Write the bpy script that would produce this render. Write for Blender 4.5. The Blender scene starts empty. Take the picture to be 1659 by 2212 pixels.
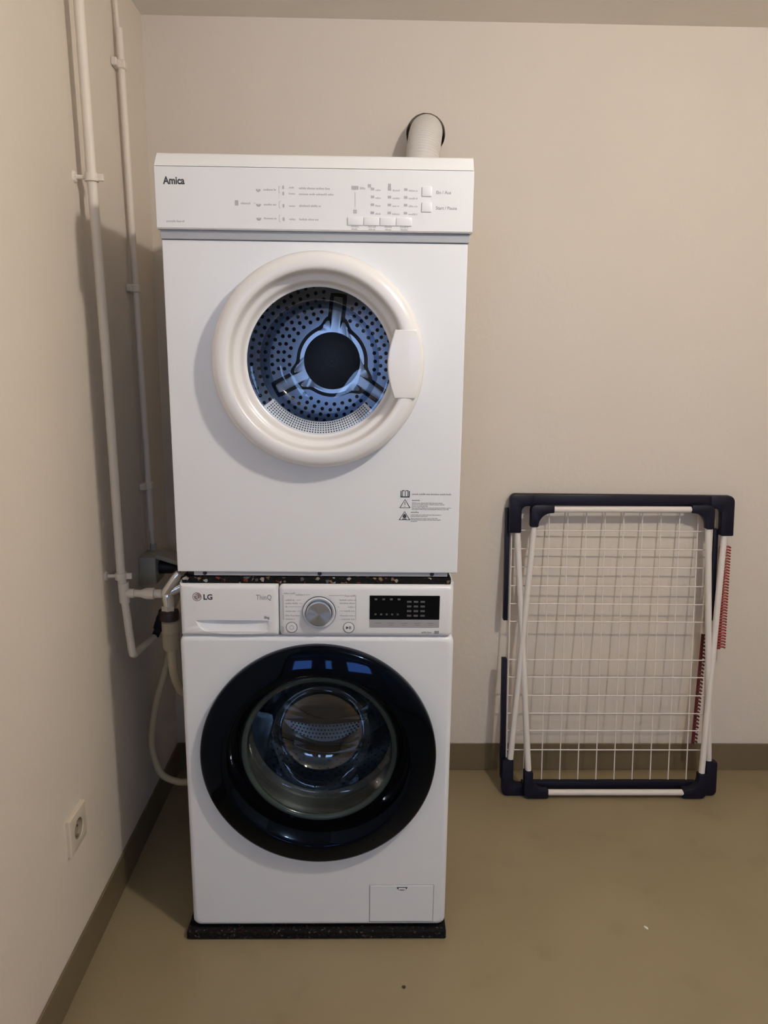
import bpy, bmesh, math, random
from mathutils import Vector, Matrix
random.seed(7)
PI = math.pi
scn = bpy.context.scene
C = scn.collection

# ------------------------------------------------------------------ camera
def cam_axes(yaw, pitch, roll):
    cy, sy, cp, sp = math.cos(yaw), math.sin(yaw), math.cos(pitch), math.sin(pitch)
    f = Vector((-sy*cp, cy*cp, -sp)); r = Vector((cy, sy, 0)); u = r.cross(f)
    cr, sr = math.cos(roll), math.sin(roll)
    return cr*r + sr*u, -sr*r + cr*u, f
cd = bpy.data.cameras.new('camera'); cam = bpy.data.objects.new('camera', cd); C.objects.link(cam)
ar, au, af = cam_axes(-0.0196, 0.2052, 0.0115)
m = Matrix((ar, au, -af)).transposed().to_4x4(); m.translation = (0.1126, -1.51, 1.3491)
cam.matrix_world = m
cd.sensor_fit = 'HORIZONTAL'; cd.sensor_width = 36.0; cd.lens = 1585.96/1659*36.0; cd.clip_start = 0.02
scn.camera = cam

# ------------------------------------------------------------------ world, exposure
wd = bpy.data.worlds.new('dusk_sky'); scn.world = wd; wd.use_nodes = True
bg = wd.node_tree.nodes['Background']; bg.inputs[0].default_value = (0.36, 0.56, 1.0, 1); bg.inputs[1].default_value = 11.5
scn.view_settings.view_transform = 'Standard'; scn.view_settings.look = 'None'
scn.view_settings.gamma = 1.0; scn.view_settings.use_curve_mapping = False
scn.view_settings.exposure = 0.0
scn.cycles.adaptive_threshold = 0.05
scn.cycles.max_bounces = 5; scn.cycles.diffuse_bounces = 4; scn.cycles.glossy_bounces = 3; scn.cycles.transparent_max_bounces = 12
scn.cycles.caustics_reflective = False; scn.cycles.caustics_refractive = False
LAMP_POS = (0.94, -0.95, 2.172); LAMP_R = 0.05; LAMP_E = 492.0; LAMP_COL = (1.0, 0.925, 0.83)

# room
LX, BY, CZ, RX, FY = -0.519, 0.73, 2.258, 2.15, -4.6
# window openings in the wall behind the camera: x0, x1, z0, z1
WINS = [(-1.25, -0.48, 1.42, 2.08), (-0.06, 0.24, 1.42, 2.08), (0.75, 1.80, 1.42, 2.08)]
# the wall behind runs further left than the niche the machines stand in
def portal(x0, x1, z0, z1):
    ld = bpy.data.lights.new('daylight_portal', 'AREA'); ld.shape = 'RECTANGLE'
    ld.size = x1-x0; ld.size_y = z1-z0; ld.cycles.is_portal = True
    o = bpy.data.objects.new('daylight_portal', ld); C.objects.link(o)
    o.location = ((x0+x1)/2, FY-0.08, (z0+z1)/2); o.rotation_euler = (PI/2, 0, 0)   # emits along +y, into the room
    return o
for w in WINS: portal(*w)

# ------------------------------------------------------------------ materials
def lin(c):
    return tuple(((x/255)/12.92 if x/255 <= 0.04045 else ((x/255+0.055)/1.055)**2.4) for x in c)
def mat(name, col, rough=0.5, metal=0.0, bump=0.0, bscale=60.0, var=0.0, vscale=6.0, coat=0.0, spec=0.5, detail=2):
    mt = bpy.data.materials.new(name); mt.use_nodes = True
    nt = mt.node_tree; p = nt.nodes['Principled BSDF']
    p.inputs['Base Color'].default_value = (*col, 1); p.inputs['Roughness'].default_value = rough
    p.inputs['Metallic'].default_value = metal; p.inputs['Coat Weight'].default_value = coat
    p.inputs['Coat Roughness'].default_value = 0.05
    p.inputs['Specular IOR Level'].default_value = spec
    tc = nt.nodes.new('ShaderNodeTexCoord')
    n = nt.nodes.new('ShaderNodeTexNoise'); n.inputs['Scale'].default_value = vscale; n.inputs['Detail'].default_value = detail
    nt.links.new(tc.outputs['Object'], n.inputs['Vector'])
    if var > 0:
        mx = nt.nodes.new('ShaderNodeMix'); mx.data_type = 'RGBA'
        mx.inputs['A'].default_value = (*[c*(1-var) for c in col], 1); mx.inputs['B'].default_value = (*[min(1, c*(1+var)) for c in col], 1)
        nt.links.new(n.outputs['Fac'], mx.inputs['Factor']); nt.links.new(mx.outputs['Result'], p.inputs['Base Color'])
    if bump > 0:
        n2 = nt.nodes.new('ShaderNodeTexNoise'); n2.inputs['Scale'].default_value = bscale; n2.inputs['Detail'].default_value = 2
        nt.links.new(tc.outputs['Object'], n2.inputs['Vector'])
        b = nt.nodes.new('ShaderNodeBump'); b.inputs['Strength'].default_value = bump; b.inputs['Distance'].default_value = 0.01
        nt.links.new(n2.outputs['Fac'], b.inputs['Height']); nt.links.new(b.outputs['Normal'], p.inputs['Normal'])
    return mt
def thin_glass(name, tint, ior=1.5, refl=1.0, rough=0.0, cap=0.2):
    mt = bpy.data.materials.new(name); mt.use_nodes = True; nt = mt.node_tree; nt.nodes.clear()
    out = nt.nodes.new('ShaderNodeOutputMaterial'); mx = nt.nodes.new('ShaderNodeMixShader')
    fr = nt.nodes.new('ShaderNodeFresnel'); fr.inputs[0].default_value = ior
    mu = nt.nodes.new('ShaderNodeMath'); mu.operation = 'MULTIPLY'; mu.inputs[1].default_value = refl; mu.use_clamp = True
    mn = nt.nodes.new('ShaderNodeMath'); mn.operation = 'MINIMUM'; mn.inputs[1].default_value = cap
    tr = nt.nodes.new('ShaderNodeBsdfTransparent'); tr.inputs[0].default_value = (*tint, 1)
    gl = nt.nodes.new('ShaderNodeBsdfGlossy'); gl.inputs['Roughness'].default_value = rough
    nt.links.new(fr.outputs[0], mu.inputs[0]); nt.links.new(mu.outputs[0], mn.inputs[0]); nt.links.new(mn.outputs[0], mx.inputs[0])
    nt.links.new(tr.outputs[0], mx.inputs[1]); nt.links.new(gl.outputs[0], mx.inputs[2]); nt.links.new(mx.outputs[0], out.inputs[0])
    return mt
M = {}
M['wall'] = mat('wall_paint', (0.735, 0.655, 0.56), 0.85, bump=0.10, bscale=55, var=0.025, vscale=3)
M['ceiling'] = mat('ceiling_paint', (0.86, 0.82, 0.75), 0.9, bump=0.15, bscale=25, var=0.03, vscale=4)
M['base'] = mat('baseboard_paint', (0.175, 0.132, 0.074), 0.45, var=0.06, vscale=9)
M['white'] = mat('white_enamel', (0.815, 0.82, 0.825), 0.33)
M['white_plastic'] = mat('white_plastic', (0.815, 0.812, 0.81), 0.30)
M['door_plastic'] = mat('door_plastic', (0.85, 0.825, 0.81), 0.24)
M['grey_trim'] = mat('grey_trim', (0.40, 0.41, 0.43), 0.4)
M['grey_metal'] = mat('grey_sheet_metal', (0.50, 0.50, 0.52), 0.45, 0.3)
M['seam'] = mat('seam_gap_grey', (0.28, 0.28, 0.28), 0.8)
M['print'] = mat('dark_print', (0.05, 0.05, 0.055), 0.5)
M['print_mid'] = mat('grey_print', (0.26, 0.26, 0.26), 0.5)
M['print_light'] = mat('light_print', (0.46, 0.455, 0.45), 0.5)
M['screen_print'] = mat('screen_print', (0.09, 0.09, 0.095), 0.5)
M['black_gloss'] = mat('black_gloss', (0.0015, 0.0015, 0.002), 0.04, spec=0.17)
M['black_gloss'].node_tree.nodes['Principled BSDF'].inputs['Specular Tint'].default_value = (0.30, 0.52, 1.0, 1)
M['black_screen'] = mat('black_screen', (0.003, 0.003, 0.004), 0.12, spec=0.2)
M['black'] = mat('black_plastic', (0.012, 0.012, 0.013), 0.45)
M['rubber'] = mat('grey_rubber', (0.055, 0.055, 0.055), 0.4)
M['chrome'] = mat('chrome', (0.78, 0.78, 0.80), 0.16, 1.0)
M['steel'] = mat('drum_steel', (0.62, 0.64, 0.68), 0.35, 0.6)
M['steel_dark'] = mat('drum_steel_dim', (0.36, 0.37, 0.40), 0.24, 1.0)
M['galv'] = mat('galvanised_plate', (0.52, 0.585, 0.69), 0.36, 0.9)
M['spoke'] = mat('pale_plate', (0.92, 0.96, 1.0), 0.33, 0.85)
M['navy_fan'] = mat('dark_fan_cover', (0.014, 0.018, 0.03), 0.5)
M['hole'] = mat('hole_black', (0.008, 0.008, 0.010), 0.9)
M['pipe'] = mat('painted_pipe', (0.80, 0.73, 0.63), 0.5, var=0.05, vscale=20)
M['conduit'] = mat('painted_conduit', (0.78, 0.70, 0.60), 0.5)
M['hose'] = mat('beige_hose', (0.47, 0.405, 0.265), 0.5)
M['valve'] = mat('valve_beige', (0.37, 0.32, 0.225), 0.5)
M['union_nut'] = mat('dark_red_nut', (0.018, 0.006, 0.006), 0.4)
M['socket_box'] = mat('grey_beige_plastic', (0.40, 0.38, 0.32), 0.5)
M['wall_socket'] = mat('cream_plastic', (0.68, 0.60, 0.48), 0.35)
M['duct'] = mat('white_duct_vinyl', (0.74, 0.70, 0.65), 0.55)
M['navy'] = mat('navy_plastic', (0.006, 0.005, 0.014), 0.45, spec=0.25)
M['tube_white'] = mat('white_coated_tube', (0.78, 0.72, 0.66), 0.4)
M['wire'] = mat('white_coated_wire', (0.80, 0.72, 0.66), 0.45)
M['red'] = mat('red_plastic', (0.30, 0.022, 0.012), 0.5)
M['red_shaded'] = mat('red_plastic_shaded', (0.12, 0.014, 0.010), 0.6)  # red plastic with the shade behind the rack legs put into its colour
M['chip'] = mat('white_paint_chip', (0.85, 0.82, 0.75), 0.7)
M['crumb'] = mat('dark_crumb', (0.05, 0.035, 0.02), 0.9)
M['frame'] = mat('window_frame_white', (0.75, 0.73, 0.70), 0.4)
M['glass_dryer'] = thin_glass('tinted_dryer_glass', (0.93, 0.96, 1.0), 1.45, 1.0)
M['glass_washer'] = thin_glass('washer_glass', (0.74, 0.80, 0.80), 1.55, 1.6)
M['glass_rim'] = mat('green_glass_rim', (0.035, 0.048, 0.044), 0.15, spec=0.35)
M['glass_side'] = thin_glass('dryer_glass_wall', (0.55, 0.60, 0.68), 1.45, 1.0)
M['pane'] = thin_glass('window_glass', (0.95, 0.97, 0.98), 1.45)

def brushed_metal():
    mt = mat('brushed_aluminium_dial', (0.66, 0.69, 0.75), 0.24, 1.0)
    nt = mt.node_tree; p = nt.nodes['Principled BSDF']; p.inputs['Anisotropic'].default_value = 0.9
    t = nt.nodes.new('ShaderNodeTangent'); t.direction_type = 'RADIAL'; t.axis = 'Y'
    nt.links.new(t.outputs[0], p.inputs['Tangent']); return mt
M['dial'] = brushed_metal()
def emission(name, col, s):
    mt = bpy.data.materials.new(name); mt.use_nodes = True; p = mt.node_tree.nodes['Principled BSDF']
    p.inputs['Base Color'].default_value = (0.9, 0.85, 0.75, 1)
    p.inputs['Emission Color'].default_value = (*col, 1); p.inputs['Emission Strength'].default_value = s; return mt
M['lamp'] = emission('lit_opal_glass', LAMP_COL, LAMP_E)

def floor_mat():
    mt = mat('painted_concrete_floor', (0.34, 0.265, 0.155), 0.42, bump=0.05, bscale=35)
    nt = mt.node_tree; p = nt.nodes['Principled BSDF']; tc = nt.nodes['Texture Coordinate']
    def noise(s, d):
        n = nt.nodes.new('ShaderNodeTexNoise'); n.inputs['Scale'].default_value = s; n.inputs['Detail'].default_value = d
        nt.links.new(tc.outputs['Object'], n.inputs['Vector']); return n
    n1, n2 = noise(2.2, 6), noise(9.0, 8)
    r1 = nt.nodes.new('ShaderNodeValToRGB'); r1.color_ramp.elements[0].position = 0.30; r1.color_ramp.elements[1].position = 0.62
    r1.color_ramp.elements[0].color = (0.262, 0.208, 0.120, 1); r1.color_ramp.elements[1].color = (0.295, 0.235, 0.138, 1)
    r2 = nt.nodes.new('ShaderNodeValToRGB'); r2.color_ramp.elements[0].position = 0.27; r2.color_ramp.elements[1].position = 0.40
    r2.color_ramp.elements[0].color = (0.90, 0.89, 0.88, 1); r2.color_ramp.elements[1].color = (1, 1, 1, 1)
    nt.links.new(n1.outputs['Fac'], r1.inputs[0]); nt.links.new(n2.outputs['Fac'], r2.inputs[0])
    mx = nt.nodes.new('ShaderNodeMix'); mx.data_type = 'RGBA'; mx.blend_type = 'MULTIPLY'; mx.inputs['Factor'].default_value = 1
    nt.links.new(r1.outputs[0], mx.inputs['A']); nt.links.new(r2.outputs[0], mx.inputs['B'])
    nt.links.new(mx.outputs['Result'], p.inputs['Base Color']); return mt
M['floor'] = floor_mat()

def mat_rubber_chips(name, scale, k):
    mt = mat(name, (0.010, 0.009, 0.009), 0.85, bump=0.5, bscale=160, spec=0.2)
    nt = mt.node_tree; p = nt.nodes['Principled BSDF']; tc = nt.nodes['Texture Coordinate']
    v = nt.nodes.new('ShaderNodeTexVoronoi'); v.inputs['Scale'].default_value = scale
    n = nt.nodes.new('ShaderNodeTexNoise'); n.inputs['Scale'].default_value = 120
    nt.links.new(tc.outputs['Object'], n.inputs['Vector'])
    ad = nt.nodes.new('ShaderNodeVectorMath'); ad.operation = 'MULTIPLY_ADD'; ad.inputs[1].default_value = (0.006, 0.006, 0.006)
    nt.links.new(n.outputs['Color'], ad.inputs[0]); nt.links.new(tc.outputs['Object'], ad.inputs[2]); nt.links.new(ad.outputs[0], v.inputs['Vector'])
    sx = nt.nodes.new('ShaderNodeSeparateColor'); nt.links.new(v.outputs['Color'], sx.inputs[0])
    r = nt.nodes.new('ShaderNodeValToRGB'); cr = r.color_ramp; cr.interpolation = 'CONSTANT'
    cr.elements[0].color = (0.007, 0.006, 0.006, 1); cr.elements[1].position = 0.88; cr.elements[1].color = (0.30*k, 0.26*k, 0.21*k, 1)
    for pos, c in ((0.905, (0.16, 0.03, 0.02)), (0.93, (0.22, 0.12, 0.06)), (0.95, (0.09, 0.09, 0.10)), (0.985, (0.38, 0.34, 0.30))):
        e = cr.elements.new(pos); e.color = (*[q*k for q in c], 1)
    nt.links.new(sx.outputs[0], r.inputs[0]); nt.links.new(r.outputs[0], p.inputs['Base Color']); return mt
M['chips'] = mat_rubber_chips('flecked_rubber_granulate', 150, 1.0)
M['chips_dark'] = mat_rubber_chips('dark_rubber_granulate', 260, 0.22)

# ------------------------------------------------------------------ mesh helpers
class MB:
    def __init__(s): s.v = []; s.f = []
    def add(s, v, f):
        o = len(s.v); s.v += [tuple(p) for p in v]; s.f += [tuple(i+o for i in q) for q in f]; return s
    def from_bm(s, bm):
        bm.verts.ensure_lookup_table(); bm.verts.index_update()
        s.add([v.co for v in bm.verts], [[v.index for v in f.verts] for f in bm.faces]); bm.free(); return s
    def box(s, x0, x1, y0, y1, z0, z1, bev=0.0, seg=2, mtx=None):
        bm = bmesh.new(); bmesh.ops.create_cube(bm, size=1.0)
        for v in bm.verts:
            v.co = Vector(((x0+x1)/2+v.co.x*(x1-x0), (y0+y1)/2+v.co.y*(y1-y0), (z0+z1)/2+v.co.z*(z1-z0)))
        if bev > 0: bmesh.ops.bevel(bm, geom=list(bm.edges), offset=bev, segments=seg, profile=0.5, affect='EDGES')
        if mtx is not None: bm.transform(mtx)
        return s.from_bm(bm)
    def tube(s, path, r, n=14, caps=True, smooth=0):
        P = [Vector(p) for p in path]
        if smooth:
            Q = []
            for i in range(len(P)-1):
                p0, p1, p2, p3 = P[max(0, i-1)], P[i], P[i+1], P[min(len(P)-1, i+2)]
                for k in range(smooth):
                    t = k/smooth
                    Q.append(0.5*((2*p1)+(p2-p0)*t+(2*p0-5*p1+4*p2-p3)*t*t+(3*p1-p0-3*p2+p3)*t**3))
            Q.append(P[-1]); P = Q
        R = r if isinstance(r, (list, tuple)) else [r]*len(P)
        if callable(r): R = [r(i/(len(P)-1)) for i in range(len(P))]
        if len(R) != len(P): R = [R[min(len(R)-1, int(i*len(R)/len(P)))] for i in range(len(P))]
        t0 = (P[1]-P[0]).normalized(); up = Vector((0, 0, 1)) if abs(t0.z) < 0.9 else Vector((1, 0, 0))
        nrm = t0.cross(up).normalized(); V = []; F = []
        for i, p in enumerate(P):
            t = (P[min(i+1, len(P)-1)]-P[max(i-1, 0)]).normalized()
            nrm = (nrm - t*nrm.dot(t)).normalized(); b = t.cross(nrm)
            for k in range(n):
                a = 2*PI*k/n; V.append(p + R[i]*(math.cos(a)*nrm+math.sin(a)*b))
        for i in range(len(P)-1):
            for k in range(n):
                F.append((i*n+k, i*n+(k+1) % n, (i+1)*n+(k+1) % n, (i+1)*n+k))
        if caps: F.append(tuple(range(n))[::-1]); F.append(tuple((len(P)-1)*n+k for k in range(n)))
        return s.add(V, F)
    def lathe(s, prof, c, n=96, axis='y', a0=0, a1=2*PI):
        full = abs(a1-a0-2*PI) < 1e-6; V = []; F = []; m_ = n if full else n+1
        for r, d in prof:
            for k in range(m_):
                a = a0+(a1-a0)*k/n
                if axis == 'y': V.append((c[0]+r*math.cos(a), c[1]+d, c[2]+r*math.sin(a)))
                elif axis == 'x': V.append((c[0]+d, c[1]+r*math.cos(a), c[2]+r*math.sin(a)))
                else: V.append((c[0]+r*math.cos(a), c[1]+r*math.sin(a), c[2]+d))
        for i in range(len(prof)-1):
            for k in range(n):
                k2 = (k+1) % m_ if full else k+1
                F.append((i*m_+k, i*m_+k2, (i+1)*m_+k2, (i+1)*m_+k))
        return s.add(V, F)
    def prism(s, poly, y0, y1, bev=0.0):
        bm = bmesh.new(); vs = [bm.verts.new((x, y0, z)) for x, z in poly]; f = bm.faces.new(vs)
        r = bmesh.ops.extrude_face_region(bm, geom=[f])
        for e in r['geom']:
            if isinstance(e, bmesh.types.BMVert): e.co.y = y1
        if bev > 0:
            es = [e for e in bm.edges if abs(e.verts[0].co.y-y0) < 1e-7 and abs(e.verts[1].co.y-y0) < 1e-7]
            bmesh.ops.bevel(bm, geom=es, offset=bev, segments=3, profile=0.5, affect='EDGES')
        return s.from_bm(bm)
    def loops(s, L, close_last=False, close_first=False):
        n = len(L[0]); V = [p for l in L for p in l]; F = []
        for i in range(len(L)-1):
            for k in range(n): F.append((i*n+k, i*n+(k+1) % n, (i+1)*n+(k+1) % n, (i+1)*n+k))
        if close_last: F.append(tuple((len(L)-1)*n+k for k in range(n)))
        if close_first: F.append(tuple(range(n))[::-1])
        return s.add(V, F)
    def disc(s, c, r, y, n=10):
        s.add([(c[0]+r*math.cos(2*PI*k/n), y, c[1]+r*math.sin(2*PI*k/n)) for k in range(n)], [tuple(range(n))]); return s
    def bar(s, x0, x1, z0, z1, y, t=0.0003):
        return s.box(x0, x1, y-t, y, z0, z1)

def wloc(o):
    p = Vector((0, 0, 0))
    while o is not None: p += o.location; o = o.parent
    return p
def obj(name, mb, material, parent=None, label=None, origin=None, sharp=32, kind=None):
    me = bpy.data.meshes.new(name); me.from_pydata(mb.v, [], mb.f)
    bm = bmesh.new(); bm.from_mesh(me); bmesh.ops.recalc_face_normals(bm, faces=bm.faces); bm.to_mesh(me); bm.free()
    o = bpy.data.objects.new(name, me); C.objects.link(o)
    base = wloc(parent) if parent is not None else Vector((0, 0, 0))
    if origin is not None: base = Vector(origin); o.location = base - (wloc(parent) if parent is not None else Vector((0, 0, 0)))
    me.transform(Matrix.Translation(-base))
    if parent is not None: o.parent = parent
    me.materials.append(M[material] if isinstance(material, str) else material)
    me.shade_smooth(); me.set_sharp_from_angle(angle=math.radians(sharp))
    if label: o['label'] = label
    if kind: o['kind'] = kind
    return o
def thing(name, label, cat, loc, group=None):
    o = bpy.data.objects.new(name, None); C.objects.link(o); o.location = loc; o.empty_display_size = 0.1
    o['label'] = label; o['category'] = cat
    if group: o['group'] = group
    return o
def tag(o, label, cat, group=None):
    o['label'] = label; o['category'] = cat
    if group: o['group'] = group
    return o
def struct(name, mb, material, label=None, sharp=32):
    o = obj(name, mb, material, sharp=sharp); o['kind'] = 'structure'
    if label: o['label'] = label
    return o
def text_mb(txt, x, z, size, y, bold=0.0, width=None, slant=0.0):
    cu = bpy.data.curves.new('tmp_text', 'FONT'); cu.body = txt; cu.size = size; cu.offset = bold; cu.resolution_u = 3
    to = bpy.data.objects.new('tmp_text', cu); C.objects.link(to)
    dg = bpy.context.evaluated_depsgraph_get(); me = bpy.data.meshes.new_from_object(to.evaluated_get(dg))
    bpy.data.objects.remove(to); bpy.data.curves.remove(cu)
    vs = [v.co.copy() for v in me.vertices]; fs = [tuple(p.vertices) for p in me.polygons]; bpy.data.meshes.remove(me)
    k = 1.0
    if width and vs: k = width/(max(v.x for v in vs)-min(v.x for v in vs))
    mb = MB(); mb.add([(x+v.x*k+slant*v.y, y, z+v.y) for v in vs], fs); return mb
def merge(*ms):
    o = MB()
    for a in ms: o.add(a.v, a.f)
    return o
def plate_hole(x0, x1, z0, z1, y0, y1, c, r, n=96, rad=0.0, edge=0.0):
    """flat panel with a round hole; optional rounded outline and softened front edge; front at y0"""
    pts = []
    R = max(rad, 1e-4)
    def seg(a, b, k): return [(a[0]+(b[0]-a[0])*i/k, a[1]+(b[1]-a[1])*i/k) for i in range(k)]
    def arc(cx, cz, a0, k=6): return [(cx+R*math.cos(a0+PI/2*i/k), cz+R*math.sin(a0+PI/2*i/k)) for i in range(k)]
    pts += seg((x1, z0+R), (x1, z1-R), 24) + arc(x1-R, z1-R, 0) + seg((x1-R, z1), (x0+R, z1), 24) + arc(x0+R, z1-R, PI/2)
    pts += seg((x0, z1-R), (x0, z0+R), 24) + arc(x0+R, z0+R, PI) + seg((x0+R, z0), (x1-R, z0), 24) + arc(x1-R, z0+R, 3*PI/2)
    def circ(rr, y):
        out = []
        for px, pz in pts:
            d = math.hypot(px-c[0], pz-c[1]); out.append((c[0]+rr*(px-c[0])/d, y, c[1]+rr*(pz-c[1])/d))
        return out
    mx, mz = (x0+x1)/2, (z0+z1)/2
    def out(inset, y): return [(mx+(px-mx)*(1-2*inset/(x1-x0)), y, mz+(pz-mz)*(1-2*inset/(z1-z0))) for px, pz in pts]
    mb = MB(); L = [out(0, y1)]
    if edge > 0:
        for k in range(5):
            a = PI/2*k/4; L.append(out(edge*(1-math.cos(a)), y0+edge*(1-math.sin(a))))
    else: L.append(out(0, y0))
    L.append(out(edge+0.002, y0)); L.append(circ(r+0.001, y0)); L.append(circ(r, y0)); L.append(circ(r, y1)); mb.loops(L); return mb

# ------------------------------------------------------------------ room shell
HC = (0.262, 1.972); HR = 0.055   # duct opening in the back wall
struct('floor', MB().box(-1.7, RX+0.1, FY-0.1, BY+0.1, -0.1, 0.0), 'floor')
struct('ceiling', MB().box(-1.7, RX+0.1, FY-0.1, BY+0.1, CZ, CZ+0.1), 'ceiling')
struct('wall_back', merge(plate_hole(LX-0.1, RX+0.1, 0.0, CZ, BY, BY+0.1, HC, HR), MB().box(LX-0.1, RX+0.1, BY+0.1, BY+0.12, 0.0, CZ)), 'wall')
struct('wall_left', MB().box(LX-0.1, LX, -1.45, BY+0.1, 0.0, CZ, 0.0), 'wall')
struct('wall_left_return', MB().box(-1.7, LX, -1.45, -1.35, 0.0, CZ), 'wall')
struct('wall_left_rear', MB().box(-1.7, -1.6, FY-0.1, -1.45, 0.0, CZ), 'wall')
struct('wall_right', MB().box(RX, RX+0.1, FY-0.1, BY+0.1, 0.0, CZ), 'wall')
def wall_front():
    mb = MB(); xs = [-1.7] + [v for w in WINS for v in w[:2]] + [RX+0.1]
    for i in range(0, len(xs), 2): mb.box(xs[i], xs[i+1], FY-0.15, FY, 0, CZ)
    for x0, x1, z0, z1 in WINS: mb.box(x0, x1, FY-0.15, FY, 0, z0); mb.box(x0, x1, FY-0.15, FY, z1, CZ)
    return mb
struct('wall_front', wall_front(), 'wall')
for i, (x0, x1, z0, z1) in enumerate(WINS):
    w = bpy.data.objects.new('window_%d' % (i+1), None); C.objects.link(w); w.location = ((x0+x1)/2, FY-0.1, z0); w['kind'] = 'structure'
    fr = MB(); t = 0.045
    fr.box(x0, x0+t, FY-0.13, FY-0.07, z0, z1); fr.box(x1-t, x1, FY-0.13, FY-0.07, z0, z1)
    fr.box(x0+t, x1-t, FY-0.13, FY-0.07, z0, z0+t); fr.box(x0+t, x1-t, FY-0.13, FY-0.07, z1-t, z1)
    obj('window_frame', fr, 'frame', w); obj('pane', MB().box(x0+t, x1-t, FY-0.103, FY-0.097, z0+t, z1-t), 'pane', w)
BB = 0.0975
struct('baseboard_left', MB().box(LX, LX+0.005, -1.45, BY-0.005, 0, BB, 0.0015, 1), 'base')
struct('baseboard_back', MB().box(LX, RX, BY-0.005, BY, 0, BB, 0.0015, 1), 'base')
struct('baseboard_right', MB().box(RX-0.005, RX, FY, BY-0.005, 0, BB, 0.0015, 1), 'base')

# ceiling lamp (outside the frame; it throws the shadows seen on the left wall)
lamp = thing('ceiling_lamp', 'round opal glass ceiling lamp lit warm', 'lamp', (LAMP_POS[0], LAMP_POS[1], CZ))
obj('lamp_base', MB().lathe([(0.0, 0), (0.06, 0), (0.06, -0.018), (0.045, -0.03), (0.0, -0.03)], (LAMP_POS[0], LAMP_POS[1], CZ), 32, 'z'), 'white_plastic', lamp)
obj('lamp_globe', MB().lathe([(max(0.0005, LAMP_R*math.sin(PI*k/16)), -LAMP_R*math.cos(PI*k/16)) for k in range(17)], LAMP_POS, 32, 'z'), 'lamp', lamp)

# ------------------------------------------------------------------ rubber mats
mt1 = obj('rubber_mat', MB().box(-0.312, 0.301, -0.009, 0.57, 0.0, 0.021, 0.002, 1), 'chips_dark', origin=(0, 0.28, 0))
tag(mt1, 'black rubber granulate mat lying on the floor under the washing machine', 'mat')
mt2 = obj('rubber_mat', MB().box(-0.288, 0.288, 0.004, 0.56, 0.8757, 0.8893, 0.001, 1), 'chips', origin=(0, 0.28, 0.8757))
tag(mt2, 'black colour-flecked rubber mat between the washing machine and the dryer', 'mat')

# ------------------------------------------------------------------ washing machine
wm = thing('washing_machine', 'white front-loading washing machine with black porthole ring under the dryer', 'washing machine', (0, 0.28, 0.021))
def shell(x0, x1, y0, y1, z0, z1, t=0.006):
    mb = MB(); mb.box(x0, x0+t, y0, y1, z0, z1); mb.box(x1-t, x1, y0, y1, z0, z1)
    mb.box(x0+t, x1-t, y0, y1, z1-t, z1); mb.box(x0+t, x1-t, y0, y1, z0, z0+t); mb.box(x0+t, x1-t, y1-t, y1, z0+t, z1-t); return mb
obj('body', shell(-0.296, 0.296, 0.022, 0.545, 0.033, 0.8755), 'white', wm)
for sx in (-0.25, 0.25):
    for sy in (0.06, 0.5):
        obj('foot', MB().lathe([(0.0, 0.0), (0.022, 0.0), (0.022, 0.006), (0.008, 0.009), (0.008, 0.014), (0.0, 0.014)], (sx, sy, 0.0212), 20, 'z'), 'black', wm)
WC = (0.002, 0.478)
obj('front_panel', plate_hole(-0.2985, 0.2985, 0.0295, 0.7578, 0.0, 0.03, WC, 0.205, rad=0.016, edge=0.011), 'white', wm)
# control fascia (right of the drawer)
fz0, fz1 = 0.7585, 0.8755
obj('control_fascia', MB().box(-0.0812, 0.2935, -0.004, 0.04, fz0, fz1, 0.011, 4), 'white_plastic', wm)
obj('seam', MB().box(-0.288, 0.288, 0.011, 0.03, 0.752, 0.868), 'seam', wm)
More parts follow.
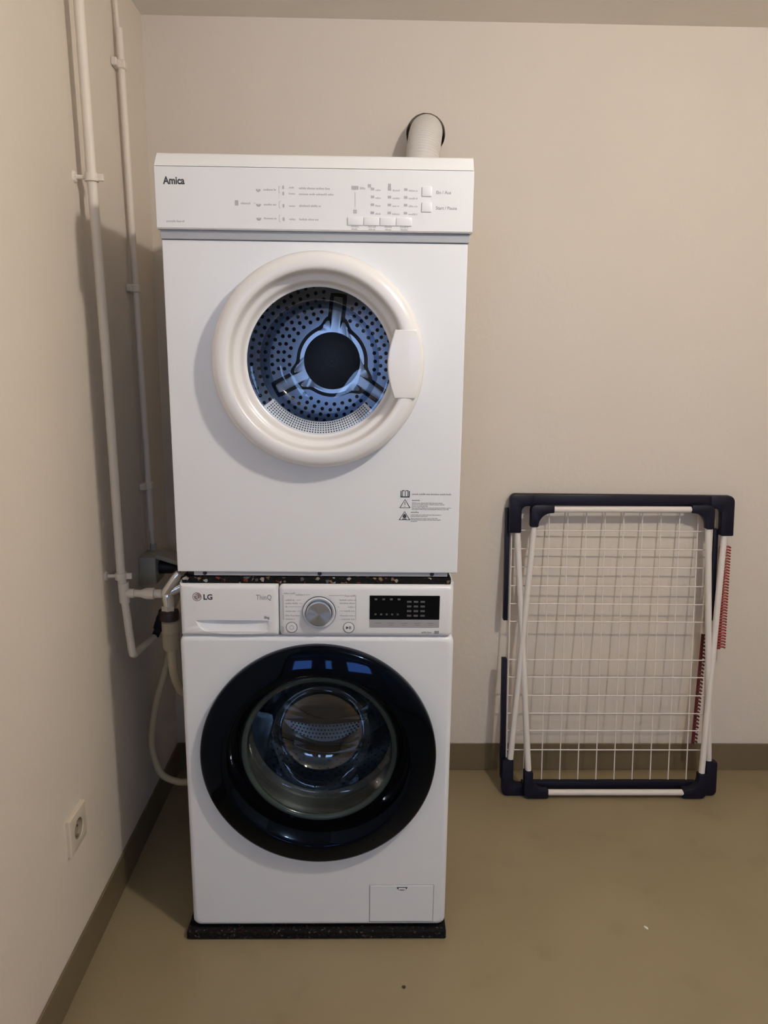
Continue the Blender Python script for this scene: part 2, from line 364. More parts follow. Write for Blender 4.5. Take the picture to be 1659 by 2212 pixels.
# detergent drawer with scooped grip
def drawer():
    x0, x1, z0, z1 = -0.2935, -0.0822, fz0, fz1
    out = [(-0.262, 0.7945), (-0.235, 0.7950), (-0.20, 0.7950), (-0.16, 0.7950), (-0.125, 0.7950), (-0.104, 0.7940), (-0.104, 0.782), (-0.105, 0.772), (-0.112, 0.7655), (-0.14, 0.7635), (-0.175, 0.763), (-0.21, 0.764), (-0.238, 0.7675), (-0.252, 0.777)]
    c = (-0.183, 0.784)
    pts = []
    for i in range(len(out)):
        a, b = out[i], out[(i+1) % len(out)]
        for k in range(5): pts.append((a[0]+(b[0]-a[0])*k/5, a[1]+(b[1]-a[1])*k/5))
    def ray_hit(qx, qz):
        dx, dz = qx-c[0], qz-c[1]
        for i in range(len(pts)):
            a, b = pts[i], pts[(i+1) % len(pts)]; ex, ez = b[0]-a[0], b[1]-a[1]; den = dx*ez-dz*ex
            if abs(den) < 1e-12: continue
            t = ((a[0]-c[0])*ez-(a[1]-c[1])*ex)/den; u = ((a[0]-c[0])*dz-(a[1]-c[1])*dx)/den
            if t > 0 and 0 <= u < 1: return i, (c[0]+dx*t, c[1]+dz*t)
    for q in ((x0, z0), (x0, z1), (x1, z0), (x1, z1)):
        i, p = ray_hit(*q); pts.insert(i+1, p)
    def rect(px, pz, ins):
        dx, dz = px-c[0], pz-c[1]; t = 1e9
        if dx > 0: t = min(t, (x1-ins-c[0])/dx)
        if dx < 0: t = min(t, (x0+ins-c[0])/dx)
        if dz > 0: t = min(t, (z1-ins-c[1])/dz)
        if dz < 0: t = min(t, (z0+ins-c[1])/dz)
        return (c[0]+dx*t, c[1]+dz*t)
    L = []
    for ins, y in ((0, 0.03), (0, 0.007), (0.0008, 0.003), (0.003, -0.001), (0.0065, -0.0033), (0.011, -0.004)):
        L.append([(*rect(px, pz, ins)[:1], y, rect(px, pz, ins)[1]) for px, pz in pts])
    L.append([(px, -0.004, pz) for px, pz in pts])
    for sc, dm in ((0.985, 0.25), (0.95, 0.8), (0.85, 1.0), (0.5, 1.0), (0.05, 1.0)):
        ring = []
        for px, pz in pts:
            qx, qz = c[0]+(px-c[0])*sc, c[1]+0.006*(1-sc)+(pz-c[1])*sc
            u = max(0.0, min(1.0, (qz-0.764)/0.031)); side = max(0.0, 1-((qx+0.183)/0.08)**2)
            ring.append((qx, -0.004+0.013*dm*(u**1.3)*(0.25+0.75*side)+0.001*dm, qz))
        L.append(ring)
    return MB().loops(L, close_last=True)
dr = obj('detergent_drawer', drawer(), 'white_plastic', wm, sharp=40)
YF = -0.0043
# brand mark: disc with face-like strokes, letters
lg = MB().lathe([(0.0001, 0), (0.0098, 0)], (-0.2555, YF, 0.8475), 32); obj('logo_disc', lg, mat('logo_grey_rose', (0.30, 0.22, 0.21), 0.5), dr)
obj('logo_stroke', merge(MB().lathe([(0.0066, 0), (0.0080, 0)], (-0.2555, YF-0.0003, 0.8475), 24, 'y', PI/2, 1.95*PI), MB().bar(-0.2560, -0.2548, 0.8425, 0.8525, YF-0.0003), MB().bar(-0.2560, -0.2505, 0.8425, 0.8437, YF-0.0003), MB().disc((-0.2590, 0.8505), 0.0012, YF-0.0004)), 'white_plastic', dr)
obj('brand_lettering', text_mb('LG', -0.2425, 0.8415, 0.0165, YF, 0.0006), 'print', dr)
obj('series_lettering', text_mb('ThinQ', -0.130, 0.8415, 0.0165, YF, 0.0, width=0.033), 'print_mid', dr)
obj('capacity_lettering', text_mb('8kg', -0.1135, 0.799, 0.0080, YF, 0.0003), 'print_mid', dr)
# dial
KC = (0.005, 0.815)
dial = obj('dial', MB().lathe([(0.0345, 0.0), (0.0350, -0.004), (0.0345, -0.007), (0.0325, -0.0078), (0.0305, -0.007), (0.0285, -0.006)], (KC[0], -0.004, KC[1]), 64), 'white_plastic', wm, origin=(KC[0], -0.004, KC[1]))
obj('dial_ring', merge(MB().lathe([(0.0352, -0.0005), (0.0362, -0.003), (0.0352, -0.0058), (0.0340, -0.006)], (KC[0], -0.004, KC[1]), 64), MB().lathe([(0.0287, -0.004), (0.0287, -0.0068), (0.0270, -0.0068)], (KC[0], -0.004, KC[1]), 64)), mat('dark_chrome', (0.22, 0.22, 0.24), 0.25, 1.0), dial)
obj('dial_cap', MB().lathe([(0.0272, -0.004), (0.0270, -0.0150), (0.0264, -0.0168), (0.0252, -0.0175), (0.0235, -0.0174), (0.0003, -0.0162)], (KC[0], -0.004, KC[1]), 64), 'dial', dial, origin=(KC[0], -0.004, KC[1]), sharp=25)
for bx, bz in ((-0.0545, 0.7795), (0.0685, 0.7795)):
    b = obj('button', MB().lathe([(0.0108, 0.001), (0.0108, -0.0008), (0.0103, -0.0012), (0.0001, -0.0010)], (bx, -0.004, bz), 32), 'white_plastic', wm)
    obj('button_ring', MB().lathe([(0.0110, -0.0006), (0.0128, -0.0006)], (bx, -0.004, bz), 32), 'print_mid', b)
    ic = MB()
    if bx < 0: ic.lathe([(0.0038, -0.0015), (0.0050, -0.0015)], (bx, -0.004, bz), 24); ic.bar(bx-0.0005, bx+0.0005, bz+0.002, bz+0.006, -0.0053)
    else:
        ic.add([(bx-0.0055, -0.0055, bz+0.0035), (bx-0.0055, -0.0055, bz-0.0035), (bx+0.0003, -0.0055, bz)], [(0, 1, 2)])
        ic.bar(bx+0.0012, bx+0.0024, bz-0.0032, bz+0.0032, -0.0053); ic.bar(bx+0.0036, bx+0.0048, bz-0.0032, bz+0.0032, -0.0053)
    obj('button_icon', ic, 'print' if bx > 0 else 'print_light', b)
# printed programme list left and right of the dial (too small to read in the photo: rules of text)
pl = MB(); rnd = random.Random(3)
def words(mb, x0, x1, z, h, y, rng, rag=True):
    h *= 1.25; x = x0; left = rng.randint(4, 9); cw = h*0.42
    while x+cw <= x1+1e-6:
        hh = h*rng.choice((0.7, 0.7, 0.7, 1.0)); mb.add([(x, y, z-h/2), (x+cw, y, z-h/2), (x+cw, y, z-h/2+hh), (x, y, z-h/2+hh)], [(0, 1, 2, 3)])
        x += cw*1.45; left -= 1
        if left <= 0: x += cw*0.9; left = rng.randint(4, 9)
for z, a, b in ((0.8565, -0.070, -0.045), (0.8535, -0.045, -0.024), (0.841, -0.067, -0.046), (0.834, -0.067, -0.041), (0.8265, -0.067, -0.061), (0.8165, -0.067, -0.044), (0.8065, -0.067, -0.037), (0.7985, -0.067, -0.046)): words(pl, a, b, z, 0.0030, YF, rnd)
for z, a, b in ((0.8515, 0.060, 0.083), (0.842, 0.049, 0.083), (0.835, 0.049, 0.083), (0.8265, 0.067, 0.083), (0.8175, 0.059, 0.083), (0.807, 0.050, 0.083), (0.7985, 0.053, 0.083)): words(pl, a, b, z, 0.0028, YF, rnd)
for a, b, z in ((-0.0245, -0.0135, 0.8535), (-0.044, -0.034, 0.8415), (-0.038, -0.031, 0.834), (-0.060, -0.033, 0.8265), (-0.042, -0.034, 0.8165), (0.026, 0.058, 0.8525), (0.044, 0.049, 0.8265), (0.050, 0.058, 0.8175)): pl.bar(a, b, z-0.0004, z+0.0004, YF)
pl.bar(-0.0725, -0.0713, 0.797, 0.853, YF); pl.bar(0.0835, 0.0842, 0.797, 0.853, YF)
for k in range(4): pl.bar(-0.0775, -0.071, 0.7655+0.0042*k, 0.7685+0.0042*k, YF)
obj('programme_print', pl, 'print_light', wm, kind='stuff')
# display
ds = obj('display', MB().box(0.1135, 0.2645, -0.0052, 0.0, 0.7985, 0.8525, 0.0006, 1), 'black_screen', wm)
dp = MB()
for k in range(4): dp.bar(0.124+0.0165*k, 0.130+0.0165*k, 0.8425, 0.8465, -0.0053)
for k in range(5): dp.bar(0.124+0.012*k, 0.1285+0.012*k, 0.8085, 0.8125, -0.0053)
for r_ in range(4):
    for k in range(3): dp.bar(0.194+0.0145*k, 0.2035+0.0145*k, 0.8055+0.0105*r_, 0.8098+0.0105*r_, -0.0053)
obj('screen_icons', dp, 'screen_print', ds, kind='stuff')
ks = obj('touch_key_strip', MB().box(0.1135, 0.2645, -0.0050, 0.0, 0.7805, 0.7983, 0.0006, 1), mat('grey_key_strip', (0.36, 0.35, 0.36), 0.4), wm)
kp = MB()
for k in range(5):
    x = 0.124+0.0285*k; kp.bar(x, x+0.015, 0.7895, 0.7915, -0.0051)
    if k: kp.bar(x+0.003, x+0.012, 0.7850, 0.7868, -0.0051)
obj('key_lettering', kp, 'print_mid', ks, kind='stuff')
ep = MB(); words(ep, 0.2265, 0.248, 0.7695, 0.0030, YF, rnd); ep.bar(0.2545, 0.2645, 0.7662, 0.7728, YF)
obj('motor_badge', ep, 'print_mid', wm)
# porthole door: black ring, glass bowl
ring_prof = [(0.246, 0.012), (0.2610, 0.006), (0.2635, -0.002), (0.2635, -0.012), (0.2622, -0.0190), (0.2585, -0.0238), (0.2530, -0.0266), (0.2450, -0.0298), (0.2350, -0.0334), (0.2250, -0.0367), (0.2150, -0.0397), (0.2110, -0.0406), (0.2085, -0.0404), (0.2055, -0.0385), (0.2000, -0.0325), (0.1900, -0.0160), (0.1820, -0.0010), (0.1775, 0.0085), (0.1765, 0.0200)]
wd_ = obj('door', MB().lathe(ring_prof, (WC[0], 0, WC[1]), 128), 'black_gloss', wm, label='glossy black door ring', sharp=60)
obj('glass_rim', MB().lathe([(0.1768, 0.0130), (0.1745, 0.0118), (0.1690, 0.0130), (0.1655, 0.0165), (0.1640, 0.0200)], (WC[0], 0, WC[1]), 96), 'glass_rim', wd_, sharp=60)
obj('door_glass', MB().lathe([(0.1645, 0.018), (0.158, 0.030), (0.150, 0.045), (0.140, 0.075), (0.128, 0.105), (0.112, 0.128), (0.090, 0.142), (0.060, 0.149), (0.030, 0.151), (0.0005, 0.1515)], (WC[0], 0, WC[1]), 96), 'glass_washer', wd_, sharp=60)
obj('gasket', MB().lathe([(0.206, 0.028), (0.200, 0.035), (0.196, 0.060), (0.202, 0.075), (0.190, 0.085), (0.184, 0.105), (0.178, 0.110), (0.168, 0.118), (0.170, 0.124), (0.226, 0.134)], (WC[0], 0, WC[1]), 96), 'rubber', wm, sharp=60)
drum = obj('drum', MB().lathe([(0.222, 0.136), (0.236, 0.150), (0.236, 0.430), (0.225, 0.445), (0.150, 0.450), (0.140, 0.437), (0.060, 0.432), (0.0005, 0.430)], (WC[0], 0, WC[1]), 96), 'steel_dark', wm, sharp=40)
hd = MB()
for i in range(13):                      # drum perforations on the lower wall
    for k in range(64):
        a = 2*PI*(k+0.5*(i % 2))/64; y = 0.165+0.021*i
        cx, cz = WC[0]+0.2352*math.cos(a), WC[1]+0.2352*math.sin(a); t = Vector((-math.sin(a), 0, math.cos(a))); V = []
        for j in range(6): b = 2*PI*j/6; V.append((cx+0.0028*math.cos(b)*t.x, y+0.0028*math.sin(b), cz+0.0028*math.cos(b)*t.z))
        hd.add(V, [tuple(range(6))])
obj('drum_perforations', hd, 'hole', drum, kind='stuff')
for a in (math.radians(95), math.radians(215), math.radians(335)):       # three lifters
    L = []
    for y, s_ in ((0.155, 0.2), (0.175, 0.75), (0.22, 1.0), (0.36, 1.0), (0.40, 0.8), (0.425, 0.2)):
        loop = []
        for w_, h_ in ((-0.045, 0.0), (-0.030, 0.018), (-0.014, 0.042), (0.0, 0.050), (0.014, 0.042), (0.030, 0.018), (0.045, 0.0)):
            rr = 0.235-h_*s_; aa = a+w_/0.235; loop.append((WC[0]+rr*math.cos(aa), y, WC[1]+rr*math.sin(aa)))
        L.append(loop)
    mb = MB(); n = 7; V = [p for l in L for p in l]; F = []
    for i in range(len(L)-1):
        for k in range(n-1): F.append((i*n+k, i*n+k+1, (i+1)*n+k+1, (i+1)*n+k))
    F.append(tuple(range(n))); F.append(tuple((len(L)-1)*n+k for k in range(n)))
    obj('lifter', mb.add(V, F), 'steel', drum)
# raised perforated band across the drum's back wall
bk = MB(); L = []
def back_arc(z0, z1, y, x0=-0.125, x1=0.105, sag=0.02):
    n = 28; top = [(x0+(x1-x0)*k/n, z1-sag*math.sin(PI*k/n)) for k in range(n+1)]
    bot = [(x1-(x1-x0)*k/n, z1-sag*math.sin(PI*k/n)-0.004-(z1-z0)*math.sin(PI*k/n)**0.6) for k in range(n+1)]
    return MB().prism(top+bot, y, 0.434, 0.004)
bd = obj('drum_rib', back_arc(0.304, 0.356, 0.405, -0.129, 0.109), 'steel', drum)
bh = MB()
for i in range(4):
    for k in range(23):
        t = (k+0.5+0.5*(i % 2))/24; x = -0.129+0.238*t; hh = 0.004+0.052*math.sin(PI*t)**0.6; zt = 0.356-0.02*math.sin(PI*t)
        if hh > 0.03: bh.disc((x, zt-0.0065-0.0118*i*min(1, hh/0.05)), 0.0031, 0.4045, 6)
obj('rib_perforations', bh, 'hole', bd, kind='stuff')
obj('drum_rib', back_arc(0.235, 0.272, 0.412, -0.10, 0.085, 0.025), 'steel', drum)
# service flap
sf = obj('service_flap', MB().box(0.1195, 0.2685, -0.0012, 0.004, 0.0415, 0.1385, 0.0008, 1), 'white', wm)
obj('flap_gap', merge(MB().bar(0.1180, 0.2700, 0.0400, 0.0410, -0.0001), MB().bar(0.1180, 0.2700, 0.1390, 0.1398, -0.0001), MB().bar(0.1178, 0.1190, 0.0400, 0.1398, -0.0001), MB().bar(0.2690, 0.2700, 0.0400, 0.1398, -0.0001)), mat('flap_gap_grey', (0.30, 0.29, 0.29), 0.7), sf)
lt = [(0.1825+0.0125-0.0125*math.cos(PI*k/12)*1.0, 0.1345-0.0085*math.sin(PI*k/12)) for k in range(13)]
obj('flap_latch', merge(MB().prism(lt[::-1], -0.0016, 0.0, 0.0)), mat('latch_shadow', (0.07, 0.065, 0.06), 0.6), sf)
obj('latch_tab', MB().box(0.1865, 0.2035, -0.0028, 0.0, 0.1285, 0.1325, 0.0006, 1), 'white_plastic', sf)

# ------------------------------------------------------------------ tumble dryer
td = thing('tumble_dryer', 'white tumble dryer with round white door stacked on the washing machine', 'dryer', (0.003, 0.28, 0.8895))
DX0, DX1 = -0.2955, 0.3005
obj('body', shell(DX0, DX1, 0.012, 0.555, 0.902, 1.724, 0.005), 'white', td)
obj('base_strip', MB().box(-0.262, 0.280, 0.006, 0.03, 0.8925, 0.9025), 'grey_metal', td)
for sx in (-0.263, 0.268):
    for sy in (0.035, 0.52): obj('foot', MB().lathe([(0.0, 0.0), (0.019, 0.0), (0.019, 0.008), (0.012, 0.0145), (0.0, 0.0145)], (sx, sy, 0.8895), 20, 'z'), 'black', td)
for sx in (-0.239, 0.006, 0.247): obj('screw', MB().lathe([(0.0001, -0.003), (0.003, -0.0025), (0.0045, 0)], (sx, 0.006, 0.8975), 12), 'black', td)
DC = (0.008, 1.342)
obj('front_panel', plate_hole(DX0, DX1, 0.902, 1.572, 0.0, 0.014, DC, 0.158, rad=0.002, edge=0.002), 'white', td)
obj('trim_strip', merge(MB().box(DX0-0.001, DX1+0.002, -0.004, 0.012, 1.5725, 1.5895, 0.001, 1)), 'grey_trim', td, label='grey horizontal trim strip')
def fascia():
    # profile in y,z swept along x
    prof = [(0.012, 1.5895), (-0.011, 1.5895), (-0.0135, 1.592), (-0.0135, 1.700), (-0.0125, 1.7015)]
    mb = MB(); xs = (DX0-0.004, DX1+0.006); n = len(prof)+1; P = prof+[(0.012, 1.7015)]
    mb.add([(xs[0], y, z) for y, z in P]+[(xs[1], y, z) for y, z in P], [tuple(range(n)), tuple(range(n, 2*n))]+[(k, (k+1) % n, n+(k+1) % n, n+k) for k in range(n)]); return mb
fa = obj('control_fascia', fascia(), 'white_plastic', td)
def worktop():
    prof = [(-0.0135, 1.7022), (-0.0130, 1.7040), (-0.004, 1.724), (0.000, 1.7275), (0.006, 1.729), (0.555, 1.729), (0.555, 1.7022)]
    mb = MB(); n = len(prof); V = []
    for x0_, sgn in ((DX0-0.004, 1), (DX1+0.005, -0.1)):
        for y, z in prof: V.append((x0_+sgn*max(0, (z-1.704))*0.14, y, z))
    mb.add(V, [tuple(range(n)), tuple(range(n, 2*n))]+[(k, (k+1) % n, n+(k+1) % n, n+k) for k in range(n)]); return mb
obj('worktop', worktop(), 'white_plastic', td)
YD = -0.0137
obj('brand_lettering', text_mb('Amica', -0.2835, 1.670, 0.0185, YD, 0.0006, width=0.041), 'print', fa)
mp = MB(); words(mp, -0.281, -0.246, 1.6035, 0.0030, YD, rnd); obj('model_lettering', mp, 'print_light', fa)
pp = MB(); rn = random.Random(5)
def icon(mb, x, z, s=0.0045): mb.lathe([(s*0.62, 0), (s, 0)], (x, YD, z), 14, 'y', PI*1.0, PI*2.0); mb.bar(x-s, x+s, z-0.0005, z+0.0005, YD); mb.bar(x-s*0.5, x+s*0.5, z-s*0.8, z-s*0.3, YD)
for z in (1.6625, 1.636, 1.611):
    icon(pp, -0.1045, z); words(pp, -0.0945, -0.0695, z, 0.0030, YD, rn)
    pp.bar(-0.0655, -0.0650, z-0.006, z+0.006, YD); pp.bar(-0.0650, -0.0625, z+0.0055, z+0.006, YD); pp.bar(-0.0650, -0.0625, z-0.006, z-0.0055, YD)
for z in (1.667, 1.656, 1.634, 1.610):
    pp.bar(-0.0585, -0.0555, z-0.003, z+0.003, YD); words(pp, -0.046, -0.034, z, 0.0026, YD, rn)
for z, b in ((1.666, 0.032), (1.6555, 0.040), (1.6345, 0.014), (1.610, 0.011)): words(pp, -0.027, b, z, 0.0030, YD, rn)
pp.bar(-0.1490, -0.1430, 1.6335, 1.6425, YD); words(pp, -0.138, -0.117, 1.6375, 0.0030, YD, rn); pp.bar(-0.1135, -0.1100, 1.6375, 1.6381, YD)
for i, x in enumerate((0.113, 0.1455, 0.1765)):
    for k, z in enumerate((1.6665, 1.6525, 1.6385, 1.624)):
        pp.bar(x-0.0032, x+0.0032, z-0.0022, z+0.0022, YD); words(pp, x+0.006, x+(0.016, 0.020, 0.023)[i], z-0.0018, 0.0026, YD, rn)
pp.bar(0.073, 0.086, 1.6650, 1.6715, YD); words(pp, 0.089, 0.101, 1.6675, 0.0035, YD, rn); pp.bar(0.0795, 0.0802, 1.633, 1.660, YD); pp.bar(0.0765, 0.0830, 1.622, 1.629, YD)
pp.bar(0.104, 0.110, 1.6690, 1.6750, YD); pp.bar(0.143, 0.148, 1.6690, 1.6765, YD)
for x in (0.079, 0.112, 0.144, 0.174): words(pp, x-0.007, x+0.009, 1.594+0.0045, 0.0026, YD, rn); words(pp, x-0.006, x+0.008, 1.5940, 0.0026, YD, rn)
obj('programme_print', pp, 'print_light', fa, kind='stuff')
for z, t in ((1.6595, 'Ein / Aus'), (1.6315, 'Start / Pause')):
    obj('button_lettering', text_mb(t, 0.2345, z, 0.0080, YD, 0.0001), 'print_mid', fa)
for k in range(4):
    x = 0.0655+0.0312*k; obj('button', MB().box(x, x+0.0300, -0.0158, -0.010, 1.6005, 1.6155, 0.0010, 2), 'white_plastic', fa)
for z in (1.6545, 1.6265): obj('button', MB().box(0.2075, 0.2265, -0.0158, -0.010, z, z+0.0175, 0.0010, 2), 'white_plastic', fa)
# door
dprof = [(0.196, 0.002), (0.2085, 0.0), (0.2105, -0.006), (0.2108, -0.020), (0.2090, -0.031), (0.2040, -0.0390), (0.1970, -0.0440), (0.1880, -0.0462), (0.1800, -0.0462), (0.1755, -0.0445), (0.1730, -0.0405), (0.1708, -0.0280), (0.1690, -0.0150), (0.1672, -0.0115), (0.1645, -0.0100), (0.1600, -0.0085), (0.1570, -0.0050), (0.1545, 0.0030), (0.1515, 0.0100), (0.1490, 0.0125), (0.1465, 0.0135)]
dd = obj('door', MB().lathe(dprof, (DC[0], 0, DC[1]), 128), 'door_plastic', td, label='round white door ring', sharp=50)
obj('glass_side', MB().lathe([(0.1215, 0.0180), (0.1195, 0.040), (0.1165, 0.075), (0.1110, 0.092)], (DC[0], 0, DC[1]), 96), 'glass_side', dd, sharp=60)
obj('door_glass', MB().lathe([(0.1480, 0.0130), (0.1240, 0.0140), (0.1215, 0.0180)], (DC[0], 0, DC[1]), 96), 'glass_dryer', dd, sharp=60)
obj('door_glass', MB().lathe([(0.1110, 0.092), (0.1020, 0.1000), (0.088, 0.1035), (0.060, 0.1045), (0.030, 0.105), (0.0005, 0.105)], (DC[0], 0, DC[1]), 96), 'glass_dryer', dd, sharp=60)
def handle():
    # pad on the right of the ring, its inner edge bulging towards the glass
    pts = []
    for k in range(13):
        t = k/12; z = 1.4055-(1.4055-1.2735)*t; pts.append((0.1590-0.0140*math.sin(PI*t), z))
    for k in range(13):
        z = 1.2735+(1.4055-1.2735)*k/12; pts.append((DC[0]+math.sqrt(0.2040**2-(z-DC[1])**2), z))
    return MB().prism(pts, -0.0478, -0.012, 0.003)
obj('handle', handle(), 'door_plastic', dd, sharp=50)
# door opening: front bulkhead, lint filter, drum
obj('bulkhead', MB().lathe([(0.158, 0.012), (0.158, 0.055), (0.165, 0.070), (0.200, 0.076), (0.272, 0.078)], (DC[0], 0, DC[1]), 96), 'white_plastic', td)
A0, A1 = math.radians(218), math.radians(318)
lf = obj('lint_filter', MB().lathe([(0.1225, 0.036), (0.150, 0.026), (0.157, 0.023), (0.157, 0.045), (0.1225, 0.045), (0.1225, 0.036)], (DC[0], 0, DC[1]), 60, 'y', A0, A1), 'white_plastic', td, label='white perforated lint filter crescent')
lh = MB()
for i in range(5):
    r_ = 0.1260+0.0046*i; n = 42
    for k in range(n+1):
        a = math.radians(221)+math.radians(94)*k/n; lh.disc((DC[0]+r_*math.cos(a), DC[1]+r_*math.sin(a)), 0.00155, 0.036-0.010*(r_-0.1225)/0.0275-0.0005, 6)
obj('filter_holes', lh, 'hole', lf, kind='stuff')
dr2 = obj('drum', MB().lathe([(0.272, 0.078), (0.275, 0.085), (0.275, 0.450), (0.270, 0.455), (0.20, 0.455), (0.0005, 0.455)], (DC[0], 0, DC[1]), 96), 'galv', td, sharp=40)
dw = MB()
for i in range(12):
    for k in range(70):
        a = 2*PI*(k+0.5*(i % 2))/70; y = 0.12+0.028*i
        cx, cz = DC[0]+0.2742*math.cos(a), DC[1]+0.2742*math.sin(a); V = []
        for j in range(6): b = 2*PI*j/6; V.append((cx-0.0042*math.cos(b)*math.sin(a), y+0.0042*math.sin(b), cz+0.0042*math.cos(b)*math.cos(a)))
        dw.add(V, [tuple(range(6))])
obj('drum_perforations', dw, 'hole', dr2, kind='stuff')
BC = (0.011, 1.343)
# raised three-spoke pressing, with a dark groove round it
SP = [math.radians(a) for a in (84, 207, 325)]
def spider(grow, y0, y1, bev):
    pts = []; n = 360
    for k in range(n):
        a = 2*PI*k/n; r_ = 0.0835+grow
        for s_ in SP:
            d = abs((a-s_+PI) % (2*PI)-PI)
            if d < 0.75:
                hw = 0.0125+grow           # spoke half width
                rr = hw/max(math.sin(d), 1e-4); rr = min(rr, 0.162+grow)
                fil = 0.0835+grow+0.020*math.exp(-((d-0.20)/0.16)**2) if d > 0.15 else 0
                r_ = max(r_, rr, fil)
        pts.append((BC[0]+r_*math.cos(a), BC[1]+r_*math.sin(a)))
    return MB().prism(pts, y0, y1, bev)
obj('rear_groove', spider(0.0095, 0.4535, 0.455, 0.0), mat('groove_dark', (0.03, 0.035, 0.05), 0.6), dr2)
obj('rear_spider', spider(0.0, 0.445, 0.455, 0.002), 'spoke', dr2, label='pale three-spoke rear plate')
fc = obj('fan_cover', MB().lathe([(0.0730, -0.001), (0.0725, -0.004), (0.0700, -0.005), (0.0005, -0.0055)], (BC[0], 0.445, BC[1]), 64), 'navy_fan', dr2)
obj('fan_cover_ring', MB().lathe([(0.012, -0.0062), (0.016, -0.0062)], (BC[0], 0.445, BC[1]), 32), 'black', fc)
rh = MB()
for i, r_ in enumerate((0.112, 0.127, 0.142, 0.157, 0.175, 0.193, 0.211, 0.229, 0.247)):
    n = int(2*PI*r_/0.0210)
    for k in range(n):
        a = 2*PI*(k+0.5*(i % 2))/n
        ok = True
        for s_ in SP:
            d = abs((a-s_+PI) % (2*PI)-PI)
            if d < 1.0 and r_*math.sin(d) < 0.029 and r_ < 0.18: ok = False
        if ok: rh.disc((BC[0]+r_*math.cos(a), BC[1]+r_*math.sin(a)), 0.0050, 0.4543, 10)
obj('rear_perforations', rh, 'hole', dr2, kind='stuff')
# warning sticker, printed straight on the front panel
ws = MB(); YW = -0.0003; r6 = random.Random(9)
ws.bar(0.1765, 0.1955, 1.0665, 1.0685, YW); ws.bar(0.1765, 0.1785, 1.0665, 1.0800, YW); ws.bar(0.1935, 0.1955, 1.0665, 1.0800, YW)
ws.bar(0.1795, 0.1850, 1.0800, 1.0815, YW); ws.bar(0.1870, 0.1925, 1.0800, 1.0815, YW); ws.bar(0.1855, 0.1867, 1.0675, 1.0800, YW)
ws.bar(0.1800, 0.1812, 1.0685, 1.0810, YW); ws.bar(0.1910, 0.1922, 1.0685, 1.0810, YW)
def tri(mb, cx, z0, z1, hw, t=0.0009):
    for sgn in (-1, 1):
        mb.add([(cx, YW, z1), (cx+sgn*hw, YW, z0), (cx+sgn*(hw-t*2.2), YW, z0+t*0.2), (cx, YW, z1-t*2.2)], [(0, 1, 2, 3)])
    mb.bar(cx-hw, cx+hw, z0, z0+t, YW)
tri(ws, 0.1860, 1.0440, 1.0630, 0.0115); ws.bar(0.1854, 0.1866, 1.0500, 1.0570, YW); ws.bar(0.1854, 0.1866, 1.0465, 1.0480, YW)
tri(ws, 0.1855, 1.0180, 1.0370, 0.0120)
ws.add([(0.1855+0.0042*math.cos(2*PI*k/16)*(1.0-0.35*(math.sin(2*PI*k/16) > 0)*math.sin(2*PI*k/16)), YW, 1.0258+(0.0055 if math.sin(2*PI*k/16) > 0 else 0.0040)*math.sin(2*PI*k/16)) for k in range(16)], [tuple(range(16))]); ws.bar(0.1810, 0.1900, 1.0195, 1.0210, YW)
obj('warning_icons', ws, 'print', td)
wt = MB()
for z, a, b, h in ((1.0735, 0.2005, 0.2830, 0.0024), (1.0605, 0.2005, 0.2170, 0.0028), (1.0545, 0.2005, 0.2650, 0.0016), (1.0512, 0.2005, 0.2690, 0.0016), (1.0480, 0.2005, 0.2350, 0.0016), (1.0442, 0.2005, 0.2830, 0.0016), (1.0412, 0.2005, 0.2790, 0.0016), (1.0350, 0.1985, 0.2160, 0.0028), (1.0290, 0.1985, 0.2630, 0.0016), (1.0260, 0.1985, 0.2340, 0.0016), (1.0215, 0.1985, 0.2560, 0.0016), (1.0185, 0.1985, 0.2630, 0.0016), (1.0150, 0.1985, 0.2130, 0.0016)): words(wt, a, b, z, h, YW, r6)
obj('warning_text', wt, 'print_mid', td, kind='stuff')

# ------------------------------------------------------------------ exhaust duct
dt = thing('exhaust_duct', 'white corrugated exhaust hose rising behind the dryer into the wall hole', 'hose', (0.235, 0.64, 1.50))
path = [(0.262, 0.80, 1.972), (0.262, 0.745, 1.972), (0.261, 0.705, 1.968), (0.257, 0.672, 1.950), (0.252, 0.652, 1.915), (0.246, 0.642, 1.86), (0.240, 0.638, 1.78), (0.235, 0.636, 1.66), (0.232, 0.634, 1.50)]
obj('corrugated_hose', MB().tube(path, lambda t: 0.0455+0.0006*math.sin(t*2*PI*70), 40, True, 36), 'duct', dt, sharp=80)

# ------------------------------------------------------------------ water pipe, tap, conduit
wp = thing('water_pipe', 'white painted water pipe on clamps running down the left wall to a tap', 'pipe', (-0.484, 0.197, 0.60))
pt = (-0.484, 0.197, 0.836); pe = (-0.470, 0.204, 0.628)
obj('riser', MB().tube([(-0.484, 0.160, CZ), (-0.484, 0.172, 1.75), (-0.484, 0.190, 1.37), pt, (-0.480, 0.198, 0.79)], 0.0105, 16), 'pipe', wp)
obj('lower_pipe', MB().tube([(-0.480, 0.198, 0.80), (-0.479, 0.199, 0.76), (-0.4715, 0.203, 0.640), (-0.4705, 0.206, 0.630), (-0.470, 0.214, 0.625), (-0.470, 0.225, 0.623)], [0.0095, 0.0095, 0.0095, 0.0102, 0.0102, 0.0085], 16), 'pipe', wp)
obj('horizontal_pipe', MB().tube([(-0.470, 0.220, 0.624), (-0.470, 0.40, 0.602)], 0.0092, 14), 'pipe', wp)
obj('tee', merge(MB().tube([(-0.4805, 0.198, 0.815), (-0.4795, 0.199, 0.765)], 0.0128, 16), MB().tube([(-0.48, 0.198, 0.788), (-0.455, 0.199, 0.788)], 0.0115, 16)), 'pipe', wp)
